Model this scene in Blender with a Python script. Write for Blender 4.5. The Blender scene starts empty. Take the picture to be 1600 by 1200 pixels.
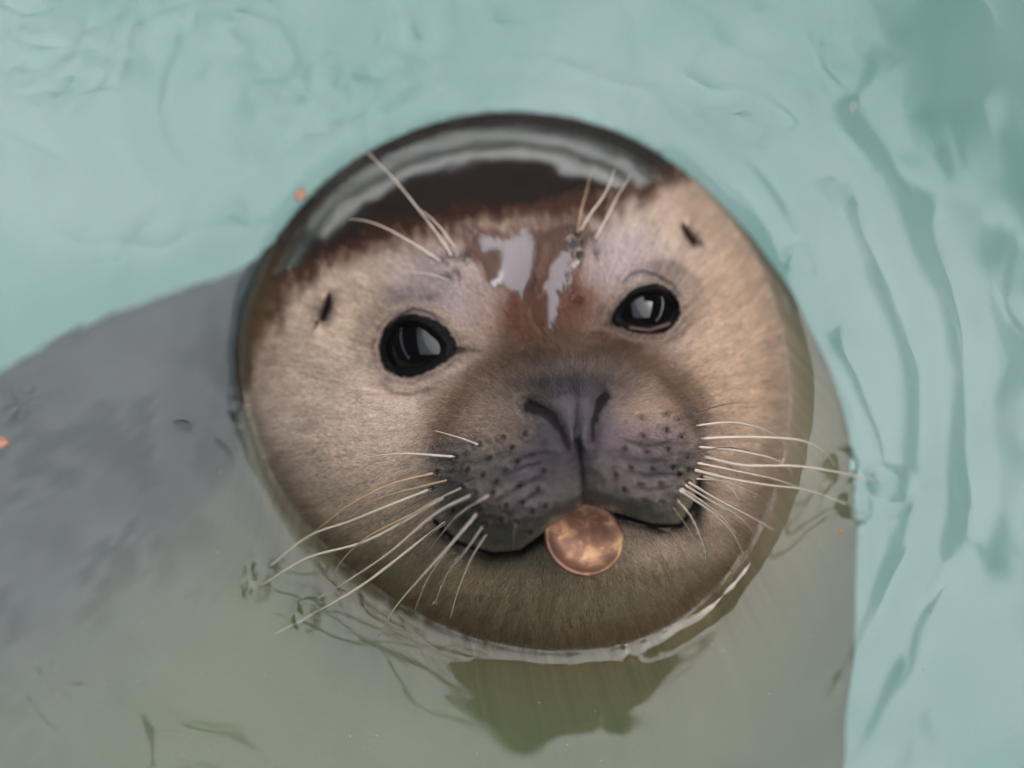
import bpy, math
import numpy as np
from mathutils import Vector, Matrix

rng = np.random.default_rng(7)
sc = bpy.context.scene

# ------------------------------------------------------------------ camera, sky, sun, exposure
S = 0.00017                      # metres per unit of the head's own frame
DIST = 1.5                       # camera distance in metres
DU = DIST / S
ALPHA = math.radians(65)         # how steeply the camera looks down
SA, CA = math.sin(ALPHA), math.cos(ALPHA)
cam_d = bpy.data.cameras.new('camera')
cam_d.sensor_width = 36.0
cam_d.lens = 36.0 * DU / 1600.0
cam_d.clip_start = 0.05
cam_d.clip_end = 200.0
cam = bpy.data.objects.new('camera', cam_d)
sc.collection.objects.link(cam)
cam.location = (0, -CA * DIST, SA * DIST)
cam.rotation_euler = (math.pi / 2 - ALPHA, 0, 0)
cam_d.dof.use_dof = True
cam_d.dof.focus_distance = DIST - 330 * S
cam_d.dof.aperture_fstop = 5.6
sc.camera = cam

SUN_EL, SUN_AZ = math.radians(55), math.radians(82)      # the sun stands high behind thin cloud, to the right
world = bpy.data.worlds.new('World')
sc.world = world
world.use_nodes = True
nt = world.node_tree
nt.nodes.clear()
wo = nt.nodes.new('ShaderNodeOutputWorld')
bg = nt.nodes.new('ShaderNodeBackground')
sky = nt.nodes.new('ShaderNodeTexSky')
sky.sky_type = 'NISHITA'
sky.sun_disc = False
sky.sun_elevation = SUN_EL
sky.sun_rotation = SUN_AZ
sky.dust_density = 3.0
hs = nt.nodes.new('ShaderNodeHueSaturation')
hs.inputs['Saturation'].default_value = 0.35
nt.links.new(sky.outputs[0], hs.inputs['Color'])
nt.links.new(hs.outputs[0], bg.inputs['Color'])
bg.inputs['Strength'].default_value = 0.15
nt.links.new(bg.outputs[0], wo.inputs['Surface'])

sun_d = bpy.data.lights.new('sun', 'SUN')
sun_d.energy = 0.8
sun_d.angle = math.radians(100)
sun_d.color = (1.0, 0.975, 0.96)
sun = bpy.data.objects.new('sun', sun_d)
sc.collection.objects.link(sun)
sdir = Vector((math.sin(SUN_AZ) * math.cos(SUN_EL), math.cos(SUN_AZ) * math.cos(SUN_EL), math.sin(SUN_EL)))
sun.rotation_euler = sdir.to_track_quat('Z', 'Y').to_euler()

sc.view_settings.view_transform = 'Standard'
sc.view_settings.look = 'None'
sc.view_settings.exposure = 2.7
sc.view_settings.gamma = 1.0
sc.view_settings.use_curve_mapping = False
sc.render.engine = 'CYCLES'
cy = sc.cycles
cy.use_denoising = True
cy.max_bounces = 12
cy.diffuse_bounces = 5
cy.glossy_bounces = 5
cy.transmission_bounces = 10
cy.transparent_max_bounces = 12
cy.volume_bounces = 3
cy.sample_clamp_indirect = 8.0
cy.caustics_reflective = True
cy.caustics_refractive = True
cy.blur_glossy = 0.3


# ------------------------------------------------------------------ helpers
def link(o, parent=None):
    sc.collection.objects.link(o)
    if parent is not None:
        o.parent = parent
    return o


def tag(o, label=None, cat=None, group=None, kind=None):
    for k, v in (('label', label), ('category', cat), ('group', group), ('kind', kind)):
        if v:
            o[k] = v
    return o


def np_mesh(name, verts, quads=None, tris=None, mat=None, smooth=True):
    me = bpy.data.meshes.new(name)
    verts = np.ascontiguousarray(verts, dtype=np.float32)
    nq = 0 if quads is None else len(quads)
    ntr = 0 if tris is None else len(tris)
    me.vertices.add(len(verts))
    me.vertices.foreach_set('co', verts.ravel())
    loops = []
    if nq: loops.append(np.asarray(quads, dtype=np.int32).ravel())
    if ntr: loops.append(np.asarray(tris, dtype=np.int32).ravel())
    loops = np.concatenate(loops)
    me.loops.add(len(loops))
    me.loops.foreach_set('vertex_index', loops)
    me.polygons.add(nq + ntr)
    starts = np.concatenate([np.arange(nq) * 4, nq * 4 + np.arange(ntr) * 3]).astype(np.int32)
    tot = np.concatenate([np.full(nq, 4), np.full(ntr, 3)]).astype(np.int32)
    me.polygons.foreach_set('loop_start', starts)
    me.polygons.foreach_set('loop_total', tot)
    me.polygons.foreach_set('use_smooth', np.full(nq + ntr, smooth, dtype=bool))
    me.update(calc_edges=True)
    if mat: me.materials.append(mat)
    return me


def sstep(a, b, x):
    t = np.clip((x - a) / (b - a), 0, 1)
    return t * t * (3 - 2 * t)


def mix(a, b, w):
    return a + (b - a) * w


def hash2(ix, iy, seed):
    n = (ix.astype(np.int64) * 374761393 + iy.astype(np.int64) * 668265263 + seed * 1442695041) & 0xffffffff
    n = ((n ^ (n >> 13)) * 1274126177) & 0xffffffff
    n = n ^ (n >> 16)
    return (n & 0xffff) / 65535.0


def noise(x, y, seed=0):
    """smooth value noise, about -1 .. 1"""
    ix, iy = np.floor(x), np.floor(y)
    fx, fy = x - ix, y - iy
    fx = fx * fx * fx * (fx * (fx * 6 - 15) + 10)
    fy = fy * fy * fy * (fy * (fy * 6 - 15) + 10)
    a = hash2(ix, iy, seed); b = hash2(ix + 1, iy, seed)
    c = hash2(ix, iy + 1, seed); d = hash2(ix + 1, iy + 1, seed)
    return (mix(mix(a, b, fx), mix(c, d, fx), fy) - 0.5) * 2


def fbm(x, y, seed=0, octv=4, gain=0.5):
    r = 0; a = 1.0; n = 0
    for k in range(octv):
        ca, sa = math.cos(k * 1.1), math.sin(k * 1.1)
        r = r + a * noise((x * ca - y * sa) * 2 ** k, (x * sa + y * ca) * 2 ** k, seed + k * 17)
        n += a; a *= gain
    return r / n


def polar_spline(center, pts):
    """closed outline round a centre -> radius as a periodic smooth function of the angle"""
    c = np.array(center, float); p = np.array(pts, float) - c
    ang = np.arctan2(p[:, 1], p[:, 0]); r = np.hypot(p[:, 0], p[:, 1])
    o = np.argsort(ang); ang, r = ang[o], r[o]
    A = np.concatenate([ang[-3:] - 2 * np.pi, ang, ang[:3] + 2 * np.pi])
    Rr = np.concatenate([r[-3:], r, r[:3]])
    m = np.zeros_like(Rr)
    m[1:-1] = (Rr[2:] - Rr[:-2]) / (A[2:] - A[:-2])
    def f(th):
        th = (th + np.pi) % (2 * np.pi) - np.pi
        i = np.clip(np.searchsorted(A, th) - 1, 0, len(A) - 2)
        h = A[i + 1] - A[i]; t = (th - A[i]) / h
        return ((2 * t**3 - 3 * t**2 + 1) * Rr[i] + (t**3 - 2 * t**2 + t) * h * m[i]
                + (-2 * t**3 + 3 * t**2) * Rr[i + 1] + (t**3 - t**2) * h * m[i + 1])
    def e(X, Y):
        return np.hypot(X - c[0], Y - c[1]) / f(np.arctan2(Y - c[1], X - c[0]))
    f.e = e; f.c = c
    return f


def line_d(X, Y, pts):
    """distance to a polyline, and where along it (0..1)"""
    best = np.full(np.shape(X), 1e9); along = np.zeros(np.shape(X))
    n = len(pts) - 1
    for i in range(n):
        (x0, y0), (x1, y1) = pts[i], pts[i + 1]
        dx, dy = x1 - x0, y1 - y0
        t = np.clip(((X - x0) * dx + (Y - y0) * dy) / (dx * dx + dy * dy), 0, 1)
        d = np.hypot(X - x0 - t * dx, Y - y0 - t * dy)
        b = d < best
        best = np.where(b, d, best); along = np.where(b, (i + t) / n, along)
    return best, along


def smooth_pts(pts, n):
    """Catmull-Rom through points of any dimension"""
    p = np.array(pts, float)
    p = np.vstack([2 * p[0] - p[1], p, 2 * p[-1] - p[-2]])
    t = np.linspace(0, len(pts) - 1 - 1e-6, n)
    i = t.astype(int); f = (t - i)[:, None]
    p0, p1, p2, p3 = p[i], p[i + 1], p[i + 2], p[i + 3]
    return 0.5 * (2 * p1 + (p2 - p0) * f + (2 * p0 - 5 * p1 + 4 * p2 - p3) * f**2 + (3 * p1 - p0 - 3 * p2 + p3) * f**3)


def gauss(X, Y, cx, cy, sx, sy, rot=0.0):
    c, s = math.cos(rot), math.sin(rot)
    a = (X - cx) * c + (Y - cy) * s
    b = -(X - cx) * s + (Y - cy) * c
    return np.exp(-0.5 * ((a / sx)**2 + (b / sy)**2))


# the head's own frame: X to the right, Y down the face, h out of the face
def to_world(X, Y, h):
    k = 1 - h / DU
    u = (X - 800) * k; v = (600 - Y) * k
    return np.stack([u * S, (v * SA - h * CA) * S, (v * CA + h * SA) * S], axis=-1)


def h_water(Y):
    v = 600 - Y
    return -v * CA / (SA - v * CA / DU)


# ------------------------------------------------------------------ shape of the seal's head
RIM_PTS = [(378, 540), (385, 610), (408, 690), (450, 775), (515, 858), (600, 925), (700, 978), (800, 1006), (900, 1012),
           (1000, 993), (1090, 940), (1160, 860), (1205, 770), (1226, 680), (1230, 600), (1220, 520), (1192, 430),
           (1145, 350), (1080, 280), (1000, 225), (900, 188), (800, 176), (700, 188), (600, 225), (510, 285),
           (440, 365), (395, 455)]
C0 = (885, 625)
rim = polar_spline(C0, RIM_PTS)
rimc = polar_spline((804, 596), RIM_PTS)
muz = polar_spline((905, 712), [(1060, 817), (1020, 816), (970, 802), (915, 791), (862, 822), (812, 856), (770, 860), (715, 842),
                                (678, 805), (656, 750), (662, 690), (700, 640), (760, 596), (830, 560), (900, 548), (980, 560),
                                (1040, 600), (1078, 640), (1096, 690), (1088, 765)])
EYES = [dict(open=[(690, 548), (672, 521), (640, 508), (614, 516), (602, 545), (612, 570), (640, 577), (672, 568)],
             outer=[(716, 548), (702, 516), (664, 493), (630, 491), (603, 508), (591, 545), (603, 580), (636, 590), (676, 578), (702, 562)],
             c=(645, 541), ball=(672, 541), R=82),
        dict(open=[(970, 497), (982, 474), (1012, 459), (1040, 463), (1053, 480), (1046, 498), (1015, 508), (985, 505)],
             outer=[(955, 504), (970, 470), (1000, 447), (1036, 445), (1060, 468), (1063, 494), (1045, 516), (1010, 523), (975, 514)],
             c=(1012, 484), ball=(1001, 487), R=62)]
for E in EYES:
    E['fo'] = polar_spline(E['c'], E['open']); E['fe'] = polar_spline(E['c'], E['outer'])

MOUTH = [(1092, 752), (1088, 785), (1064, 821), (1022, 822), (970, 807), (915, 796), (864, 827), (814, 862), (770, 866), (714, 848), (680, 815)]
PITS_L = [(748, 695), (712, 714), (683, 738), (700, 750), (676, 763), (695, 776), (742, 771), (697, 815), (727, 795), (750, 797),
          (740, 811), (757, 818), (760, 834), (770, 770), (754, 742), (786, 684), (800, 700), (820, 678), (730, 735), (764, 716),
          (790, 735), (812, 758), (790, 790), (815, 785), (840, 765), (782, 812), (806, 816), (832, 800), (850, 735), (776, 752),
          (722, 762), (718, 782), (828, 830), (852, 790), (808, 722), (710, 796)]
PITS_R = [(1058, 655), (1087, 665), (1094, 685), (1090, 698), (1097, 713), (1074, 714), (1088, 723), (1084, 734), (1096, 743),
          (1075, 753), (1063, 763), (1056, 779), (1050, 791), (1000, 652), (1038, 648), (1004, 680), (1040, 672), (1064, 682),
          (975, 700), (1010, 706), (1042, 702), (985, 730), (1020, 732), (1050, 730), (1000, 757), (1032, 756), (975, 765),
          (1008, 782), (1035, 785), (962, 742), (1075, 735), (1062, 742)]
PITS_B = [(708, 404), (716, 432), (702, 438), (726, 410), (735, 404), (694, 412), (902, 366), (893, 382), (906, 398), (928, 376), (931, 401), (912, 380)]
CREASES = [([(972, 688), (1005, 696), (1040, 692), (1075, 697)], 3, 5), ([(968, 712), (1000, 718), (1045, 720)], 3, 5),
           ([(975, 735), (1010, 742), (1060, 738)], 2.5, 4), ([(985, 760), (1020, 765), (1050, 760)], 2.5, 3),
           ([(848, 722), (826, 727), (805, 733), (790, 742)], 3, 5), ([(850, 742), (825, 752), (800, 768), (775, 782)], 3, 5),
           ([(852, 765), (830, 775), (810, 790)], 2.5, 4), ([(855, 705), (825, 712), (800, 722)], 3, 4),
           ([(862, 725), (858, 760), (862, 800)], 5, 4), ([(950, 715), (958, 750), (952, 780)], 5, 4)]
NOSTRIL_L = [(826, 635), (843, 640), (860, 649), (876, 673), (890, 702)]
NOSTRIL_R = [(946, 620), (936, 630), (929, 650), (926, 688)]
PHILTRUM = [(903, 690), (906, 712), (910, 745), (913, 792)]
EYE_CREASE = [([(606, 512), (622, 494), (645, 482), (672, 488), (692, 506)], 3.0, 7),
              ([(594, 595), (614, 612), (645, 616), (675, 606)], 3.0, 6),
              ([(592, 474), (628, 462), (668, 468)], 7, 4),
              ([(706, 550), (728, 547), (748, 551)], 3.0, 6),
              ([(972, 442), (988, 428), (1006, 424), (1030, 431), (1052, 446), (1060, 462)], 2.6, 8),
              ([(1084, 484), (1080, 506), (1062, 525), (1040, 535), (1012, 534)], 3.2, 6),
              ([(955, 506), (940, 512)], 3.0, 4),
              ([(574, 540), (584, 562), (592, 585)], 4, 4)]
EAR_L = [(515, 460), (511, 480), (504, 500), (498, 518)]
EAR_R = [(1066, 350), (1075, 366), (1086, 382), (1096, 392)]


def base_h(X, Y):
    d = np.hypot(X - C0[0], Y - C0[1])
    t = np.clip(d / rim(np.arctan2(Y - C0[1], X - C0[0])), 0, 1)
    up = sstep(760, 500, Y)
    k, p, q = 0.94 - 0.14 * up, 2.5 + 0.6 * up, 0.62 + 0.18 * up
    B = ((1 - k * t**p)**q - (1 - k)**q) / (1 - (1 - k)**q)
    h = h_water(Y) + B * (290 - 85 * up)
    # muzzle
    e = muz.e(X, Y)
    low = sstep(690, 790, Y)
    right = sstep(1000, 1085, X) * sstep(560, 660, Y)
    sharp = np.clip(np.maximum(low * sstep(665, 755, X), 0.75 * right), 0, 1)
    hard = np.clip(1 - np.clip(e / 1.01, 0, 1)**4.5, 0, 1)**0.5
    soft = 0.5 + 0.5 * np.cos(np.pi * np.clip(e / 1.24, 0, 1))
    h = h + (255 + 5 * low) * mix(soft, hard, sharp)
    # whisker pads, snout, cheeks, brow
    h = h + 24 * gauss(X, Y, 798, 772, 62, 46) + 22 * gauss(X, Y, 1008, 742, 48, 52)
    h = h - 10 * gauss(X, Y, 912, 765, 16, 50)
    h = h + 16 * gauss(X, Y, 897, 640, 42, 36)
    h = h + 22 * gauss(X, Y, 876, 530, 48, 80, 0.15)
    h = h - 26 * gauss(X, Y, 770, 560, 42, 34) - 18 * gauss(X, Y, 960, 545, 30, 28)
    h = h + 12 * gauss(X, Y, 704, 418, 34, 24) + 12 * gauss(X, Y, 912, 386, 34, 24)
    h = h + 14 * gauss(X, Y, 560, 640, 90, 80) + 10 * gauss(X, Y, 1140, 600, 50, 90)
    h = h - 8 * gauss(X, Y, 812, 400, 34, 90, 0.1)
    # throat bulge below the mouth, recess just under the lip
    h = h - 26 * gauss(X, Y, 780, 885, 90, 22) - 26 * gauss(X, Y, 1010, 845, 80, 22)
    return h


for E in EYES:
    bx, by = E['ball']
    E['hc'] = float(base_h(np.array([float(bx)]), np.array([float(by)]))[0]) - E['R'] * 0.86


def height(X, Y, detail=True):
    X = np.asarray(X, float); Y = np.asarray(Y, float)
    h = base_h(X, Y)
    for E in EYES:
        eo = E['fo'].e(X, Y); ee = E['fe'].e(X, Y)
        d2 = (X - E['ball'][0])**2 + (Y - E['ball'][1])**2
        sph = E['hc'] + np.sqrt(np.clip(E['R']**2 - d2, (0.55 * E['R'])**2, None))
        w = sstep(1.95, 0.95, ee)**1.4
        lid = sph + 5 + 7 * sstep(1.0, 1.25, eo) * (1 + 0.5 * sstep(E['c'][1], E['c'][1] - 40, Y))
        h = mix(h, np.maximum(lid, h * 0 + lid), w)
        h = np.where(eo < 1.0, sph + 5 - 30 * sstep(1.0, 0.86, eo), h)
    for pts, wd, dp in EYE_CREASE:
        d, a = line_d(X, Y, pts)
        fade = np.sin(np.pi * np.clip(a * 0.9 + 0.05, 0, 1))**0.6
        h = h - dp * fade * np.exp(-0.5 * (d / wd)**2) + dp * 0.45 * fade * np.exp(-0.5 * ((d - 3.2 * wd) / (1.6 * wd))**2)
    for E in EYES:
        d2 = (X - E['ball'][0])**2 + (Y - E['ball'][1])**2
        cov = E['hc'] + np.sqrt(np.clip(E['R']**2 - d2, 0, None)) + 3
        h = np.where((E['fo'].e(X, Y) >= 1.0) & (d2 < E['R']**2), np.maximum(h, cov), h)
    for pts, wd, dp in CREASES:
        d, a = line_d(X, Y, pts)
        fade = np.sin(np.pi * np.clip(a * 0.9 + 0.05, 0, 1))**0.6
        h = h - 1.6 * dp * fade * np.exp(-0.5 * (d / wd)**2)
    d, a = line_d(X, Y, NOSTRIL_L)
    h = h - (38 - 22 * a) * np.exp(-0.5 * (d / (12 - 7 * a))**2)
    h = h + 5 * np.exp(-0.5 * ((d - 19) / 8)**2)
    d, a = line_d(X, Y, NOSTRIL_R)
    h = h - (32 - 18 * a) * np.exp(-0.5 * (d / (10 - 6 * a))**2)
    h = h + 4 * np.exp(-0.5 * ((d - 16) / 7)**2)
    h = h - 15 * gauss(X, Y, 902, 668, 4.5, 26, 0.06)
    h = h + 10 * gauss(X, Y, 887, 655, 9, 26, -0.12) + 9 * gauss(X, Y, 915, 655, 8, 26, 0.02)
    h = h + 10 * gauss(X, Y, 853, 690, 20, 22) + 7 * gauss(X, Y, 950, 680, 16, 24)
    h = h - 10 * gauss(X, Y, 880, 607, 58, 9)
    d, a = line_d(X, Y, PHILTRUM)
    h = h - 14 * np.exp(-0.5 * (d / 3.2)**2) - 10 * np.exp(-0.5 * (d / 12)**2)
    h = h - 14 * gauss(X, Y, 905, 708, 16, 12)
    h = h + 1.8 * fbm(X / 75, Y / 60, 401, 2) * sstep(350, 310, Y)
    d, a = line_d(X, Y, EAR_L)
    h = h - 34 * np.sin(np.pi * np.clip(a, .03, .97)) * np.exp(-0.5 * (d / 6)**2) + 9 * gauss(X, Y, 496, 490, 9, 32, 0.15)
    d, a = line_d(X, Y, EAR_R)
    h = h - 26 * np.sin(np.pi * np.clip(a, .03, .97)) * np.exp(-0.5 * (d / 5)**2) + 7 * gauss(X, Y, 1088, 360, 8, 24, -0.7)
    if detail:
        for px, py in PITS_L + PITS_R:
            g = (np.abs(X - px) < 14) & (np.abs(Y - py) < 14)
            if g.any():
                dd = np.hypot(X[g] - px, Y[g] - py)
                h[g] += -7 * np.exp(-0.5 * (dd / 2.6)**2) + 3.0 * np.exp(-0.5 * ((dd - 6.5) / 2.4)**2)
        for px, py in PITS_B:
            g = (np.abs(X - px) < 16) & (np.abs(Y - py) < 16)
            if g.any():
                dd = np.hypot(X[g] - px, Y[g] - py)
                h[g] += -7 * np.exp(-0.5 * (dd / 3.2)**2) + 2 * np.exp(-0.5 * ((dd - 8) / 3)**2)
        inm = sstep(1.05, 0.85, muz.e(X, Y))
        flow = np.arctan2(Y - 640, X - 900)
        dry = 1 - 0.9 * wetness(X, Y) * sstep(0.99, 0.95, rimc.e(X, Y))
        h = h + 1.5 * dry * fbm(X / 16, Y / 16, 3, 3) + inm * 1.6 * fbm(X / 9, Y / 7, 9, 2)
    return h


# ------------------------------------------------------------------ colours of the pelt and where water lies on it
def lin(r, g, b):
    c = np.array([r, g, b]) / 255.0
    return np.where(c <= 0.04045, c / 12.92, ((c + 0.055) / 1.055)**2.4)


# outline of the wet, dark crown (lower edge)
CROWN_X = [370, 400, 450, 520, 600, 680, 740, 800, 860, 900, 960, 1010, 1050, 1100, 1250]
CROWN_Y = [640, 560, 480, 426, 396, 376, 366, 362, 356, 350, 340, 322, 300, 268, 230]
FILM_X = [370, 420, 500, 580, 640, 700, 760, 820, 860, 900, 960, 1010, 1060, 1110, 1250]
FILM_Y = [560, 440, 412, 384, 366, 345, 338, 330, 318, 305, 306, 300, 296, 300, 310]
BRIDGE = polar_spline((815, 425), [(736, 368), (780, 372), (850, 358), (900, 352), (922, 380), (905, 430), (884, 470), (864, 520), (848, 526),
                                   (832, 500), (815, 468), (790, 455), (772, 458), (752, 420)])


def wetness(X, Y):
    n = fbm(X / 20, Y / 20, 21, 3)
    n2 = fbm(X / 5, Y / 6, 22, 2)
    f = np.interp(X, FILM_X, FILM_Y)
    crown = sstep(6, -6, Y - f + 10 * n + 4 * n2)
    eb = BRIDGE.e(X, Y) + 0.10 * n + 0.16 * n2 + 0.12 * noise(X / 2.6, Y / 5, 23)
    br = sstep(1.02, 0.96, eb)
    hole = sstep(9, 3, line_d(X, Y, [(856, 392), (846, 440), (842, 462)])[0] + 3 * n2)
    br = br * (1 - 0.9 * hole)
    br2 = sstep(1.0, 0.5, ((X - 905) / 14)**2 + ((Y - 474) / 15)**2 + 0.5 * n2)
    er = rimc.e(X, Y)
    edge = sstep(0.935, 0.965, er + 0.006 * n)
    nose = 0.25 * np.clip(1.4 * gauss(X, Y, 896, 668, 30, 30), 0, 1) * sstep(7, 14, line_d(X, Y, NOSTRIL_L)[0]) * sstep(6, 12, line_d(X, Y, NOSTRIL_R)[0])
    return np.clip(np.maximum.reduce([crown, br, br2, edge, nose]), 0, 1)


def pelt(X, Y):
    X0, Y0 = X, Y
    X = X + 14 * fbm(X / 45, Y / 45, 31, 3); Y = Y + 14 * fbm(X / 45, Y / 45, 41, 3)
    tan = lin(192, 170, 154)
    c = np.broadcast_to(tan, np.shape(X) + (3,)).copy()
    def lay(w, col, s=1.0):
        c[...] = mix(c, np.asarray(col), np.clip(w * s, 0, 1)[..., None])
    # lighter cheeks and warm right cheek, cooler brows
    lay(gauss(X, Y, 560, 620, 110, 120), lin(190, 172, 156), 0.7)
    lay(gauss(X, Y, 1150, 560, 80, 170), lin(196, 168, 142), 0.9)
    lay(gauss(X, Y, 680, 455, 74, 50), lin(160, 148, 148), 0.95)
    lay(gauss(X, Y, 960, 410, 60, 50), lin(196, 182, 182), 0.9)
    lay(gauss(X, Y, 1100, 340, 60, 40), lin(210, 186, 160), 0.6)
    lay(gauss(X, Y, 560, 480, 50, 50), lin(196, 174, 146), 0.6)
    # throat: darker buff, green light off the water painted in
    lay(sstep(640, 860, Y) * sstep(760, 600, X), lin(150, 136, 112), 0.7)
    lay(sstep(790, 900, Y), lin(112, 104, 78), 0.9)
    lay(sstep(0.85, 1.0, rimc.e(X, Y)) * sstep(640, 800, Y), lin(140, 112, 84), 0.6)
    # brown bridge and the darker arch over the snout
    lay(np.clip(1.6 * gauss(X, Y, 862, 500, 58, 58, 0.1), 0, 1), lin(104, 66, 50), 1.0)
    lay(sstep(1.15, 0.9, BRIDGE.e(X, Y)), lin(112, 82, 68), 0.85)
    lay(gauss(X, Y, 950, 545, 42, 28), lin(110, 74, 56), 0.95)
    d, a = line_d(X, Y, [(700, 680), (720, 630), (765, 585), (830, 550), (900, 535), (985, 555), (1050, 600), (1075, 640)])
    lay(np.exp(-0.5 * (d / 30)**2), lin(92, 68, 52), 0.92)
    # inner snout greyer
    lay(gauss(X, Y, 900, 606, 70, 32), lin(100, 92, 84), 0.85)
    # muzzle
    e = muz.e(X, Y)
    low = sstep(640, 720, Y)
    lay(sstep(1.02, 0.80, e) * low, lin(88, 82, 79), 0.95)
    lay(gauss(X, Y, 1000, 640, 45, 24) , lin(160, 134, 116), 0.8)
    lay(gauss(X, Y, 1010, 685, 60, 22) , lin(122, 104, 110), 0.7)
    lay(gauss(X, Y, 790, 660, 45, 26), lin(136, 116, 98), 0.7)
    lay(sstep(1.05, 0.7, e) * sstep(790, 850, Y), lin(112, 110, 100), 0.6)
    lay(gauss(X, Y, 1050, 790, 34, 26) * sstep(1.03, 0.97, e), lin(140, 130, 112), 0.7)
    lay(gauss(X0, Y0, 896, 662, 48, 40), lin(74, 67, 76), 1.1)
    lay(gauss(X0, Y0, 885, 608, 52, 11), lin(52, 46, 48), 0.9)
    lay(np.clip(1.5 * (gauss(X0, Y0, 885, 650, 10, 26, -0.14) + gauss(X0, Y0, 915, 648, 8, 24, 0.02)), 0, 1), lin(108, 98, 110), 0.8)
    lay(gauss(X0, Y0, 901, 664, 3.2, 30, 0.05), lin(36, 32, 38), 0.95)
    lay(gauss(X0, Y0, 852, 692, 20, 20), lin(88, 81, 90), 0.7)
    lay(gauss(X0, Y0, 952, 680, 16, 26), lin(104, 94, 104), 0.6)
    lay(gauss(X0, Y0, 850, 720, 40, 36), lin(64, 60, 68), 0.7)
    lay(gauss(X0, Y0, 905, 706, 13, 12), lin(36, 32, 38), 0.8)
    # dark streaks between the whisker rows
    st_ = fbm(X0 / 34 + 0.2 * (Y0 - 740) / 20, Y0 / 7, 65, 2)
    lay(sstep(0.05, 0.45, st_) * sstep(1.0, 0.8, e) * sstep(670, 710, Y) * sstep(18, 50, np.abs(X0 - 908)), lin(50, 46, 50), 0.5)
    lay(sstep(0.1, 0.5, -st_) * sstep(1.0, 0.8, e) * sstep(670, 710, Y), lin(104, 96, 98), 0.3)
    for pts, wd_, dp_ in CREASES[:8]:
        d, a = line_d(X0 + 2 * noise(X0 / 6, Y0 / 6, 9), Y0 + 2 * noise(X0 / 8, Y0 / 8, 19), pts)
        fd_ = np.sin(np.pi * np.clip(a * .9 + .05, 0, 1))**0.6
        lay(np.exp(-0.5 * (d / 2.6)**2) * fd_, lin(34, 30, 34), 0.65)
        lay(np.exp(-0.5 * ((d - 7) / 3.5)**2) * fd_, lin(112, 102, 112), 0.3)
    # nostrils, philtrum, dark lip skin that also paints in shade under the lip
    for pts, wd in ((NOSTRIL_L, 10), (NOSTRIL_R, 7)):
        d, a = line_d(X0 + 3 * noise(X0 / 9, Y0 / 9, 7), Y0, pts)
        lay(sstep(1.7, 0.7, d / (wd * (1 - 0.72 * a))), lin(16, 13, 16), 1.0)
        lay(np.exp(-0.5 * (d / (wd * 1.6))**2), lin(60, 54, 58), 0.4)
    d, a = line_d(X0, Y0, PHILTRUM); lay(sstep(5, 1.5, d), lin(26, 23, 26), 1.0 - 0.6 * a)
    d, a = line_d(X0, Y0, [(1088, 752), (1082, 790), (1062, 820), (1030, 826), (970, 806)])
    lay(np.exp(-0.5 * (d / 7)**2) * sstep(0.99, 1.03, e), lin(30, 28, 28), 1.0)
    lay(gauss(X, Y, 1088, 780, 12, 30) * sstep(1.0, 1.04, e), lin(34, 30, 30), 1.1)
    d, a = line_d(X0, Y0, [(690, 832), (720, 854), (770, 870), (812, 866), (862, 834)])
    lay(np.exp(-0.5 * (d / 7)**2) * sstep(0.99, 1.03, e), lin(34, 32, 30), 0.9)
    d, a = line_d(X0, Y0, MOUTH)
    lay(np.exp(-0.5 * (d / 3.6)**2), lin(26, 24, 24), 1.1)
    # crown, dark with paler ticks along its edge
    cy_ = np.interp(X, CROWN_X, CROWN_Y)
    n = fbm(X0 / 9, Y0 / 26, 51, 3)
    w = sstep(18, -22, Y - cy_ + 16 * n)
    lay(w, lin(78, 48, 38), 1.0)
    lay(sstep(-26, -60, Y - cy_ + 10 * n), lin(44, 38, 34), 0.9)
    tick = sstep(0.25, 0.6, noise(X0 / 9, Y0 / 24, 61)) * sstep(-50, -25, Y - cy_) * sstep(20, 0, Y - cy_)
    lay(tick, lin(140, 112, 92), 0.55)
    # brown mottles behind the left ear
    m = sstep(0.05, 0.5, fbm(X0 / 28, Y0 / 60, 71, 3)) * sstep(500, 420, X0) * sstep(660, 560, Y0)
    lay(m, lin(84, 62, 44), 1.0)
    lay(sstep(480, 390, X0) * sstep(700, 480, Y0), lin(100, 80, 54), 0.75)
    # eye surrounds
    for E in EYES:
        ee = E['fe'].e(X0, Y0)
        lay(sstep(2.1, 1.0, ee), lin(146, 130, 122), 0.4)
        lay(np.exp(-0.5 * ((ee - 1.17) / 0.08)**2) * sstep(E['c'][1] + 30, E['c'][1] - 10, Y0), lin(196, 174, 152), 0.6)
        lay(sstep(1.3, 1.0, ee + 0.08 * noise(X0 / 6, Y0 / 6, 15)), lin(84, 74, 72), 0.6)
        lay(sstep(1.03, 0.94, ee + 0.03 * noise(X0 / 4, Y0 / 4, 5)), lin(9, 9, 10), 1.0)
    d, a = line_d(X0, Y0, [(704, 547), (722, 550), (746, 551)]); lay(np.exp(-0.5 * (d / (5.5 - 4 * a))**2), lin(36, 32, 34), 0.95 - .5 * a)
    d, a = line_d(X0, Y0, [(985, 512), (1015, 516), (1045, 506)]); lay(np.exp(-0.5 * (d / 1.6)**2), lin(130, 108, 100), 0.6)
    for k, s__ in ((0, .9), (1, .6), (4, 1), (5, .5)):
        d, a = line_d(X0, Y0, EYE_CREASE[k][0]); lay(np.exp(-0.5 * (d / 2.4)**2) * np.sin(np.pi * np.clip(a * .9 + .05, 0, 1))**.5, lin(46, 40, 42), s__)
    lay(gauss(X0, Y0, 640, 462, 48, 12, 0.0), lin(110, 102, 102), 0.5)
    lay(gauss(X0, Y0, 1045, 432, 34, 12, 0.5), lin(120, 104, 96), 0.4)
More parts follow.
